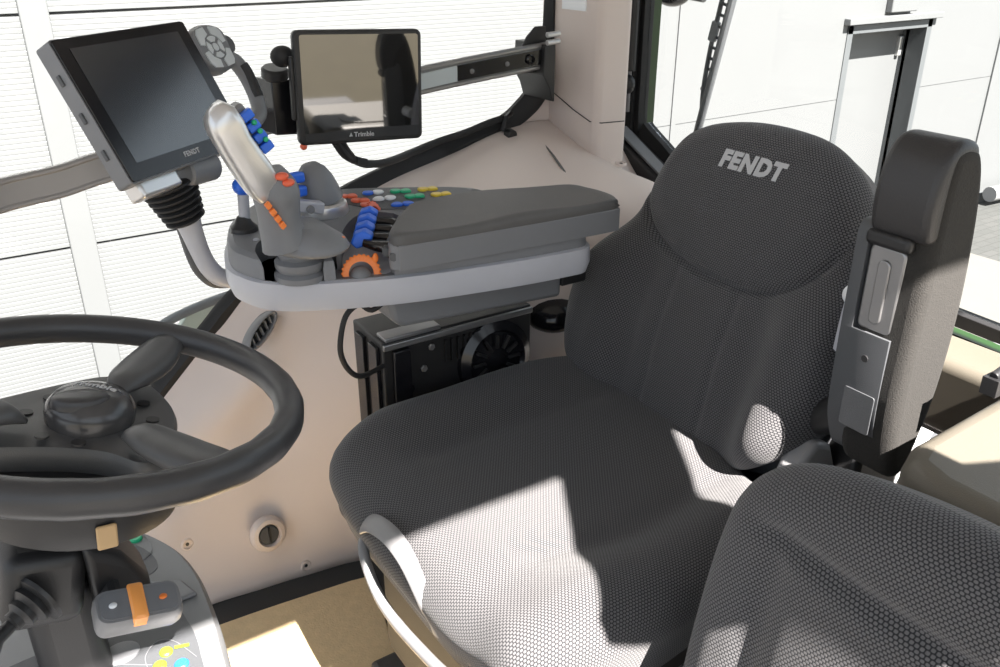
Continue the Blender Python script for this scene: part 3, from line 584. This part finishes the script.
# parts below the console
mk('lower_housing',G().prism([(.490,1.035,.722),(.497,1.035,.683),(.512,1.035,.672),(.80,1.035,.655),(.80,1.035,.722),(.50,1.035,.722)],(0,.13,0)),'dark2',con,bevel=.008)
mk('slide_bracket',G().box((.825,1.06,.69),(.05,.05,.035)),'black',con,bevel=.003)
mk('bracket_tag',G().prism([(.805,1.034,.694),(.805,1.034,.708),(.817,1.034,.700)],(0,-.001,0)),'white',con)
cb=mk('control_module',G().bx(.515,.80,1.12,1.23,.40,.612),'black',con,bevel=.003)
mk('fin',G().bx(.508,.516,1.13,1.16,.42,.60).bx(.508,.516,1.18,1.21,.42,.60),'blackg',cb,bevel=.001)
mk('rail_edge',G().bx(.515,.80,1.114,1.12,.598,.609).bx(.52,.62,1.118,1.15,.611,.618),'alu',cb,bevel=.002)
mk('gear_housing',G().lathe([(.07,0),(.07,.012),(.055,.02),(.05,.012),(.02,.012),(0,.018)],(.72,1.12,.53),(0,-1,.1),40),'blackg',cb,ang=25)
for k in range(12):
    t=k*math.tau/12; mk('gear_rib',G().box((.72+.035*math.cos(t),1.104,.532+.035*math.sin(t)),(.024,.006,.005),((math.cos(t),0,math.sin(t)),(0,1,0),(-math.sin(t),0,math.cos(t)))),'black',cb,bevel=.001)
for p in ((.60,1.118,.585),(.585,1.118,.55),(.56,1.118,.52),(.69,1.118,.59)): mk('bolt',G().cyl(p,V(p)+V((0,-.005,0)),.006,6),'alu' if p[0]>.58 and p[0]<.61 else 'blackg',cb)
for k in range(5): mk('module_rib',G().bx(.625+.012*k,.629+.012*k,1.114,1.121,.55,.59),'black',cb)
mk('connector_block',G().bx(.53,.56,1.11,1.12,.50,.595),'blackg',cb,bevel=.002)
tag(mk('rear_motor_dome',G().ball((.90,1.19,.545),.055,(1,1,.6)),'blackg',loc=(.90,1.19,.51)),'glossy black domed cover under the rear of the grey console','cover')
tag(mk('control_lead',G().tube([(.475,1.04,.722),(.452,1.045,.722),(.430,1.05,.705),(.418,1.05,.663),(.424,1.055,.63),(.440,1.06,.605),(.465,1.08,.588),(.512,1.115,.575)],.0042,10,smooth=6).tube([(.50,1.06,.712),(.475,1.06,.70),(.46,1.07,.712),(.45,1.08,.722)],.004,8,smooth=5),'rubber',loc=(.42,1.05,.6)),'black lead looping out from under the console beside the control module','cable')
# ================================================================== TERMINAL DISPLAY
TC=V((.271,1.249,.994)); ta=V((.814,.581,.007)).normalized(); tb=V((-.279,.381,.882)); tb=(tb-ta*tb.dot(ta)).normalized(); tn=ta.cross(tb)
T=frame(TC,ta,tb,tn)
td=thing('terminal_display',tuple(TC-V((0,0,.25))),'large tilted cab terminal with dark blue screen on a bellows arm','display')
lo=lambda P,f,h:[f(x,y,h) for x,y in P]
mk('housing',G().loft([lo(rrect(-.121,.121,-.096,.096,.005),T,-.002),lo(rrect(-.121,.121,-.096,.096,.005),T,-.028),lo(rrect(-.112,.112,-.088,.088,.005),T,-.036)]),'dark2',td,bevel=.001)
mk('bezel',G().prism(lo(rrect(-.119,.119,-.094,.094,.004),T,-.002),tn*.003),'blackg',td)
mk('screen',G().prism(lo(rrect(-.099,.098,-.073,.081,.001),T,.001),tn*.0006),'screen',td)
mk('lettering',text_geo('FENDT',.0095,lambda x,y,z:T(x,y-.0825,.0012+z),ext=.0002,offset=.0003,spacing=1.1),'text',td)
for k in range(3): mk('side_clip',G().box(T(-.122,.05-.05*k,-.016),(.003,.014,.006),(ta,tb,tn)),'dark',td,bevel=.001)
kp=mk('keypad',G().loft([lo(cp([(.120,.076),(.150,.086),(.180,.082),(.192,.070),(.190,.045),(.184,.022),(.160,.014),(.128,.020),(.118,.045)],4),T,h) for h in (-.02,-.002)]+[[T(.153+(x-.153)*.9,.05+(y-.05)*.9,.003) for x,y in cp([(.120,.076),(.150,.086),(.180,.082),(.192,.070),(.190,.045),(.184,.022),(.160,.014),(.128,.020),(.118,.045)],4)]]),'dark2',td,ang=50)
kc2=(.154,.049)
for q in range(4):
    P=[]
    for rr,aa in ((.020,12),(.020,45),(.020,78)): P.append((rr*math.cos(math.radians(aa)),rr*math.sin(math.radians(aa))))
    for x,y in ((.006,.031),(.022,.029),(.027,.022),(.028,.006)): P.append((x,y))
    sx,sy=((1,1),(-1,1),(-1,-1),(1,-1))[q]
    mk('corner_key',G().prism([T(kc2[0]+x*sx,kc2[1]+y*sy,.003) for x,y in P],tn*.002),'keys',kp)
    P=[(rr*math.cos(math.radians(aa+90*q)),rr*math.sin(math.radians(aa+90*q))) for rr,aa in [(.017,a_) for a_ in (-35,-18,0,18,35)]+[(.0085,a_) for a_ in (28,0,-28)]]
    mk('ring_key',G().prism([T(kc2[0]+x,kc2[1]+y,.003) for x,y in P],tn*.002),'keys',kp)
mk('centre_key',G().prism([T(kc2[0]+.006*math.cos(t),kc2[1]+.006*math.sin(t),.003) for t in [k*math.tau/16 for k in range(16)]],tn*.002),'keys',kp)
mk('jog_dial',G().cyl(T(.193,.052,-.012),T(.193,.052,.0),.014),'dark',td)
hp=[T(.180,.035,-.012),T(.199,.028,-.012),T(.207,.0,-.012),T(.203,-.035,-.012),T(.188,-.060,-.012),T(.155,-.070,-.014),T(.118,-.072,-.016)]
mk('grab_handle',G().tube(hp,[.010,.012,.012,.012,.012,.010,.010],12,smooth=5,flat=1.0),'dark2',td)
mk('handle_grip',G().tube([V(T(.203,.018,-.004)),V(T(.205,-.0,-.004)),V(T(.200,-.035,-.004))],.008,10,smooth=4),'black',td)
mk('hinge_barrel',G().cyl(T(-.005,-.100,-.028),T(.055,-.104,-.028),.021),'dark2',td)
mk('neck_block',G().box(T(-.062,-.102,-.03),(.075,.026,.03),(ta,tb,tn)),'silver2',td,bevel=.005)
ba,bb=V((.262,1.25,.880)),V((.281,1.25,.818)); L=(ba-bb).length; prof=[(0,0)]
for k in range(7):
    r0=.027+.0020*k; prof+= [(r0-.004,k*L/7),(r0+.002,(k+.35)*L/7),(r0+.002,(k+.6)*L/7),(r0-.004,(k+.95)*L/7)]
prof+=[(0,L)]
mk('bellows',G().lathe(prof,bb,ba-bb,32),'rubber',td,ang=60)
mk('arm',G().tube([(.282,1.25,.822),(.286,1.25,.80),(.293,1.25,.768),(.302,1.25,.742),(.318,1.25,.722),(.345,1.25,.716),(.38,1.25,.725)],[.019,.016,.014,.014,.014,.014,.014],16,smooth=5,flat=1,up=(0,1,0)),'silver',td)
mk('arm_back_strip',G().tube([(.272,1.262,.815),(.276,1.262,.795),(.281,1.262,.762),(.290,1.262,.733),(.310,1.262,.710),(.345,1.262,.704)],.007,8,smooth=5),'dark',td)
# ================================================================== TABLET
BC=V((.613,1.35,.962)); xa=V((.993,-.12,-.036)).normalized(); xb=V((.041,.02,.999)); xb=(xb-xa*xb.dot(xa)).normalized(); xn=xa.cross(xb)
B=frame(BC,xa,xb,xn)
tb_=thing('tablet_display',tuple(BC-V((0,0,.09))),'flat black guidance tablet with a glossy mirror-like screen clamped to the rail','display')
mk('housing',G().prism(lo(rrect(-.108,.108,-.090,.090,.010),B,-.018),xn*.017),'black',tb_,bevel=.004)
mk('screen',G().prism(lo(rrect(-.098,.101,-.084,.083,.004),B,-.0015),xn*.0012),'tscreen',tb_)
mk('lettering',text_geo('Trimble',.011,lambda x,y,z:B(x+.002,y-.0765,z),ext=.0002,offset=.0002),'text',tb_)
mk('logo_mark',G().prism([B(-.024,-.079,0),B(-.0205,-.0725,0),B(-.018,-.079,0)],xn*.0003),'text',tb_)
mk('corner_plug',G().ball(B(-.100,-.092,-.008),.006),'redor',tb_)
mk('side_grip',G().box(B(-.110,.0,-.014),(.008,.10,.014),(xa,xb,xn)),'black',tb_,bevel=.003)
mk('ball_joint',G().ball(B(-.118,.048,-.035),.017,(1.15,1,1)),'rubber',tb_)
mk('clamp_neck',G().cyl(B(-.128,.03,-.05),B(-.128,.012,-.055),.022),'black',tb_)
mk('clamp_box',G().box((.512,1.448,.928),(.060,.055,.090),(xa,(-.195,.979,0),(0,0,1))),'blackg',tb_,bevel=.002)
tag(mk('display_harness',G().tube([B(-.045,-.088,-.01),(.585,1.375,.850),(.612,1.40,.832),(.652,1.43,.812),(.715,1.47,.800),(.800,1.54,.792),(.88,1.578,.796),(.955,1.585,.806),(1.01,1.588,.818),(1.05,1.588,.825)],.0075,10,smooth=6).tube([B(-.035,-.088,-.012),(.60,1.385,.845),(.63,1.42,.822),(.70,1.48,.794),(.79,1.555,.781),(.87,1.582,.790)],.006,10,smooth=6).box((.625,1.405,.826),(.03,.016,.014),((1,.5,-.4),(-.5,1,0),(0,0,1))),'rubber',loc=(.8,1.5,.8)),'black wiring harness running from the tablet along the side window seal','cable')
tag(mk('cable_clip',G().tube([(1.045,1.58,.80),(1.052,1.575,.83),(1.07,1.585,.835)],.006,8).cyl((1.055,1.575,.795),(1.055,1.555,.792),.012),'black',loc=(1.05,1.58,.79)),'small black clip holding the harness to the beige ledge','clip')
# ================================================================== MOUNTING RAIL
rl=thing('mounting_rail',(.5,1.5,.8),'grey aluminium rail with black slotted inset across the side window','rail')
RP=[(-.20,1.44,.795),(-.03,1.475,.812),(.075,1.495,.829),(.155,1.50,.837),(.235,1.50,.853),(.50,1.50,.896),(.80,1.50,.9355),(1.10,1.50,.962)]
RP=catmull([V(p) for p in RP],6)
def rsec(p,i,hh,y0,y1):
    return [V((p.x,p.y+y0,p.z-hh)),V((p.x,p.y+y1,p.z-hh)),V((p.x,p.y+y1,p.z+hh)),V((p.x,p.y+y0,p.z+hh))]
mk('web',G().loft([rsec(p,i,.019,.0,.012) for i,p in enumerate(RP)]),'alu',rl)
for s_ in (1,-1): mk('flange',G().tube([p+V((0,.004,s_*.0205)) for p in RP],.0062,10),'alu',rl)
ins_=[p for p in RP if p.x>.90]; ins_=[V((.885,1.50,.944))]+ins_
mk('slot_inset',G().loft([rsec(p,i,.0145,-.004,.002) for i,p in enumerate(ins_)]),'blackg',rl)
mk('grey_strip',G().loft([rsec(p,i,.0145,-.0035,.002) for i,p in enumerate([V((.70,1.50,.923)),V((.884,1.50,.9438))])]),'lightgrey',rl)
for x in (.917,1.0): mk('bolt',G().ball((x,1.496,.9355+(x-.80)*.088),.005),'steel',rl)
mk('end_knob',G().lathe([(.010,0),(.010,.004),(.007,.006),(.0065,.002),(0,.002)],(1.055,1.496,.958),(0,-1,0),24),'blackg',rl)
eb=mk('end_bracket',G().prism([(1.082,1.485,.925),(1.098,1.485,.90),(1.108,1.485,.87),(1.112,1.485,.87),(1.112,1.485,.985),(1.086,1.485,.985)],(0,.11,0)),'black',rl,bevel=.003)
mk('clamp_plate',G().prism([(1.045,1.515,.975),(1.062,1.515,1.0),(1.082,1.515,1.018),(1.108,1.515,1.018),(1.108,1.515,.925),(1.037,1.515,.930),(1.034,1.515,.936)],(0,.006,0)),'black',rl,bevel=.002)
for z in (.985,1.0): mk('chrome_bolt',G().cyl((1.088,1.484,z+.004),(1.120,1.484,z+.006),.0055),'silver2',eb)
# ================================================================== OUTSIDE LEFT BITS
fp=thing('exterior_side_panel',(.3,1.8,.0),'pale greenish exterior step panel with grey tube rail seen below the side window','panel')
mk('panel',G().prism([(.10,1.78,-.2),(.16,1.78,.15),(.30,1.78,.36),(.372,1.78,.455),(.47,1.78,.472),(.60,1.78,.50),(.60,1.78,-.2)],(0,.02,0)),'greenpanel',fp,bevel=.004)
mk('tube_rail',G().tube([(.255,1.76,.31),(.285,1.76,.40),(.30,1.76,.435),(.325,1.76,.455),(.40,1.76,.475),(.50,1.76,.49)],.010,12,smooth=5),'dark2',fp)
# rear wiper, mirror and work light seen through the rear window
wp_=thing('rear_wiper',(1.52,1.45,.78),'dark grey rear wiper blade with open links hanging behind the rear glass','wiper')
W0,W1=V((1.53,1.486,.70)),V((1.53,1.398,1.10)); wd=(W1-W0).normalized(); wx=V((0,-wd.z,wd.y))
mk('blade',G().tube([W0,W0+(W1-W0)*.4,W1],.0095,8,flat=1),'dark',wp_)
mk('blade_arm',G().tube([W0+wd*.10,W0+wd*.16+wx*-.016,W0+wd*.25+wx*-.026,W0+wd*.32+wx*-.028,W1+wx*-.030],.0055,8,smooth=4),'dark',wp_)
for k in range(10): mk('link',G().box(W0+wd*(.16+.024*k)-wx*.013,(.004,.022,.006),((1,0,0),wx,wd)),'dark',wp_)
mk('pivot',G().box(W0+wd*.29-wx*.028,(.014,.020,.045),((1,0,0),wx,wd)),'dark2',wp_,bevel=.004)
lt=thing('rear_work_light',(1.62,1.63,1.04),'black rounded rear lamp body at the top of the rear window','lamp')
mk('lamp_body',G().ball((1.60,1.665,1.052),.040,(1,1.1,.7)),'blackg',lt); mk('bracket',G().tube([(1.60,1.64,1.055),(1.60,1.56,1.05)],.010,8),'black',lt)
tag(mk('rear_bracket_bar',G().tube([(1.75,.80,.42),(1.85,.72,.33)],.011,10),'dark2',loc=(1.8,.76,.35)),'thin grey bar outside the rear window above the pale concrete','bar')
hk=thing('rear_linkage',(1.7,.8,.0),'white and black rear linkage parts seen under the rear window sill','linkage')
for i,(c,s_,m_) in enumerate([((1.52,.86,.16),(.06,.10,.05),'white'),((1.60,.95,.20),(.05,.10,.10),'black'),((1.62,.84,.22),(.12,.05,.06),'white'),((1.78,.93,.25),(.10,.10,.05),'white'),((1.75,.86,.10),(.2,.2,.05),'dark'),((1.50,.98,.22),(.05,.05,.12),'white'),((1.86,.92,.28),(.05,.08,.10),'black')]):
    mk('bracket',G().box(c,s_,((1,.3,.2*(-1)**i),(-.3,1,.1),(0,-.1,1))),m_,hk,bevel=.006)
mk('hose',G().tube([(1.48,.86,.10),(1.50,.84,.25),(1.62,.90,.34),(1.80,.88,.25)],.012,10,smooth=6),'rubber',hk)
# ================================================================== STEERING WHEEL
sw=thing('steering_wheel',(.064,.83,.60),'worn black three spoke steering wheel above the grey dash pod','steering wheel')
t_=math.radians(12.4); sn=V((math.sin(t_),0,math.cos(t_))); sa=V((math.cos(t_),0,-math.sin(t_))); SW=frame((.069,.828,.790),sa,(0,1,0),sn)
g=G(); rings=[]; NR=120
for k in range(NR):
    a=k*math.tau/NR; rr=.1895; r=.0158+.0004*math.cos(a*24)*(1 if abs(((a+.9)%math.tau)-math.pi)>2.2 else 0)
    rings.append([SW((rr+r*math.cos(b)*.95)*math.cos(a),(rr+r*math.cos(b)*.95)*math.sin(a),r*1.05*math.sin(b)) for b in [q*math.tau/18 for q in range(18)]])
g.loft(rings,closed=True); mk('rim',g,'wheel',sw,ang=80)
def polar(a,r,h): return SW(r*math.cos(math.radians(a)),r*math.sin(math.radians(a)),h)
hp_=c2([(-.175,.03),(-.12,.065),(-.058,.095),(-.005,.118),(.04,.132),(.072,.122),(.086,.09),(.092,.04),(.086,.0),(.072,-.035),(.062,-.068),(.035,-.078),(.010,-.050),(-.02,-.034),(-.06,-.022),(-.12,-.012),(-.175,-.004)],5)
mk('hub_plate',G().loft([[SW(p.x*s_,.03+(p.y-.03)*s_,h) for p in hp_] for s_,h in ((.80,-.070),(.95,-.062),(1,-.050),(1.0,-.042),(.97,-.036),(.7,-.032),(.3,-.030))]),'hub',sw,ang=50)
for c in (52,-62,176):
    mk('spoke',G().tube([polar(c,.052,-.022),polar(c,.072,-.012),polar(c,.105,-.012),polar(c,.14,-.010),polar(c,.168,-.004),polar(c,.19,.001)],[.004,.018,.024,.025,.021,.014],16,smooth=5,flat=.55,up=sn),'hub',sw,ang=70)
hcx,hcy=.006,.018
mk('hub_cap',G().loft([[SW(hcx+ra*math.cos(t),hcy+rb*math.sin(t),h) for t in [q*math.tau/40 for q in range(40)]] for ra,rb,h in ((.041,.041,-.034),(.042,.042,-.020),(.040,.040,-.014),(.033,.033,-.005),(.018,.018,.000),(.004,.004,.001))]),'capgrey',sw,ang=60)
mk('cap_button',G().loft([[SW(hcx-.012+ra*math.cos(t),hcy-.014+ra*.62*math.sin(t),h) for t in [q*math.tau/30 for q in range(30)]] for ra,h in ((.026,-.010),(.026,-.001),(.022,.0015),(.008,.002))]),'wheel',sw,ang=60)
domeh=lambda r: .0016-.0055*(r/.033)**2-max(0,r-.033)*1.2
mk('lettering',text_geo('Trimble',.014,lambda x,y,z:SW(hcx+.004+x*.83+y*.55,hcy+.008-x*.55+y*.83,domeh(math.hypot(.004+x*.83+y*.55,.008-x*.55+y*.83))+z),ext=.0003,offset=.0003,ppw=.004),'text',sw)
for a in (20,-20,120,-110,160,215): mk('screw_recess',G().lathe([(.0,0),(.0065,0),(.0065,.002),(0,.002)],SW(hcx+.058*math.cos(math.radians(a)),hcy+.058*math.sin(math.radians(a)),-.030),sn,16),'black',sw)
# column
clm=thing('steering_column',(.0,.83,.30),'black steering column with stalk boot under the wheel','steering column')
mk('column_cup',G().lathe([(.0,-.122),(.080,-.122),(.094,-.112),(.100,-.092),(.100,-.070),(.095,-.066),(.0,-.064)],(.064-.0,.83,.793),sn,48),'black',clm)
mk('column_block',G().box((-.010,.835,.612),(.075,.09,.085),(sa,(0,1,0),sn)),'black',clm,bevel=.015)
mk('column_tube',G().box((.0,.87,.47),(.07,.09,.24)),'black',clm,bevel=.02)
mk('wing_cover',G().loft([[V((x,y,z)) for x,y,z in q] for q in ([(.03,.78,.56),(.03,.92,.56),(.03,.92,.66),(.03,.78,.66)],[(.065,.80,.55),(.065,.90,.55),(.065,.90,.62),(.065,.80,.62)],[(.088,.82,.53),(.088,.88,.53),(.088,.88,.565),(.088,.82,.565)])]),'black',clm,bevel=.01)
mk('sun_glint',G().box((.050,.7275,.698),(.018,.004,.025),((1,0,-.1),(0,1,0),(.1,0,1))),'glint',clm,bevel=.002)  # pale block standing in for a sun reflection on the cup
sb=V((-.018,.79,.610)); sd_=V((-.80,-.45,-.22)).normalized()
mk('stalk_boot',G().lathe([(.028,0),(.027,.004),(.019,.006),(.021,.012),(.014,.016),(.015,.022),(.010,.026),(.010,.032),(0,.034)],sb+V((.003,.0,.003)),sd_,28),'black',clm)
stk=mk('stalk',G().tube([sb+sd_*.02,sb+sd_*.045,sb+sd_*.055,sb+sd_*.13],[.006,.007,.013,.014],16),'black',clm)
for k in range(4): mk('stalk_mark',G().ball(sb+sd_*(.06+.009*k)+V((.006-.003*k,-.004,.0125)),.003,(1,1,.4)),'white',stk)
sc=thing('stalk_control_unit',(.065,.76,.55),'clear-topped dark switch pod with an amber stripe right of the column','switch')
uc=V((.063,.755,.585)); ux=V((1,-.02,-.22)).normalized(); uz=V((.18,-.35,1)).normalized(); uz=(uz-ux*uz.dot(ux)).normalized(); uy=uz.cross(ux); U=frame(uc,ux,uy,uz)
mk('pod',G().loft([lo(rrect(-.038,.040,-.016,.020,.010),U,-.016),lo(rrect(-.040,.042,-.019,.022,.011),U,-.008),lo(rrect(-.040,.042,-.019,.022,.011),U,.004),lo(rrect(-.038,.040,-.017,.020,.011),U,.010)]),'steel',sc,ang=50)
mk('face_plate',G().prism(lo(rrect(-.035,.037,-.014,.017,.008),U,.010),uz*.0015),'dark2',sc)
mk('amber_stripe',G().loft([lo(rrect(-.008,.007,-.0195,.0225,.003),U,h) for h in (.0,.012)]+[lo(rrect(-.006,.005,-.017,.019,.003),U,.014)]),'amber',sc)
for x in (-.026,.026): mk('button',G().ball(U(x*.9,.001,.012),.004,(1,1,.5)),'white' if x<0 else 'orange',sc)
mk('arm',G().tube([U(-.02,.02,-.012),(.045,.81,.60)],.012,10),'black',sc)
# dash pod
pd=thing('dash_pod',(.0,.95,.0),'grey rounded dash pod with green and lime buttons below the steering wheel','dashboard')
po=c2([(-.02,1.15),(.06,1.135),(.115,1.085),(.148,1.02),(.160,.95),(.158,.87),(.150,.80),(.135,.70),(.10,.62),(-.05,.58),(-.20,.60),(-.24,.80),(-.22,1.05),(-.12,1.14)],6)
mk('pod_body',G().loft([[V((p.x*s_,.9+(p.y-.9)*s_,z)) for p in po] for s_,z in ((.55,.0),(.6,.2),(.9,.33),(.99,.38),(1,.42),(.985,.443),(.95,.452))]),'podgrey',pd,ang=45)
mk('button_panel',G().prism([(p.x,p.y,.4515) for p in c2([(.105,.90),(.122,.86),(.12,.80),(.10,.72),(.0,.70),(-.12,.72),(-.13,.84),(-.11,.89),(0,.905)],5)],(0,0,.0015)),'dark',pd)
mk('upper_panel',G().prism([(p.x,p.y,.4515) for p in c2([(.02,1.10),(.07,1.085),(.11,1.03),(.115,.98),(.07,.97),(.03,1.0)],5)],(0,0,.0012)),'dark',pd)
mk('ridge',G().prism([(.10,.955,.452),(.135,.935,.452),(.145,.90,.452),(.11,.90,.452)],(0,0,.006)),'dark2',pd,bevel=.004)
def ell(x,y,a,b,m_,nm='button',h=.004): mk(nm,G().loft([[V((x+a*s_*math.cos(t),y+b*s_*math.sin(t),.4525+z)) for t in [q*math.tau/24 for q in range(24)]] for s_,z in ((1,-.001),(1,h*.6),(.8,h))]),m_,pd)
for x,y in ((-.024,.900),(.004,.890),(-.026,.878),(.002,.858)): ell(x,y,.0085,.0085,'green')
ell(.045,.852,.020,.017,'dark2','touch_pad')
for x,y in ((.088,.826),(.077,.809)): ell(x,y,.0075,.0075,'lime')
ell(.098,.798,.008,.008,'blue'); ell(.106,1.056,.008,.008,'green')
mk('outline_ring',G().tube([(.066,.80,.454),(.066,.83,.454),(.083,.848,.454),(.10,.838,.454),(.115,.80,.454)],.00045,6,smooth=6).tube([(.09,1.095,.4535),(.117,1.055,.4535),(.118,1.02,.4535),(.104,1.005,.4535)],.00045,6,smooth=6).tube([(.02,.88,.454),(.022,.85,.454),(.045,.832,.454),(.07,.815,.454)],.00045,6,smooth=6),'dark2',pd)
mk('lime_mark',G().box((.105,.822,.457),(.016,.003,.002),((1,-.3,0),(.3,1,0),(0,0,1))),'lime',pd)
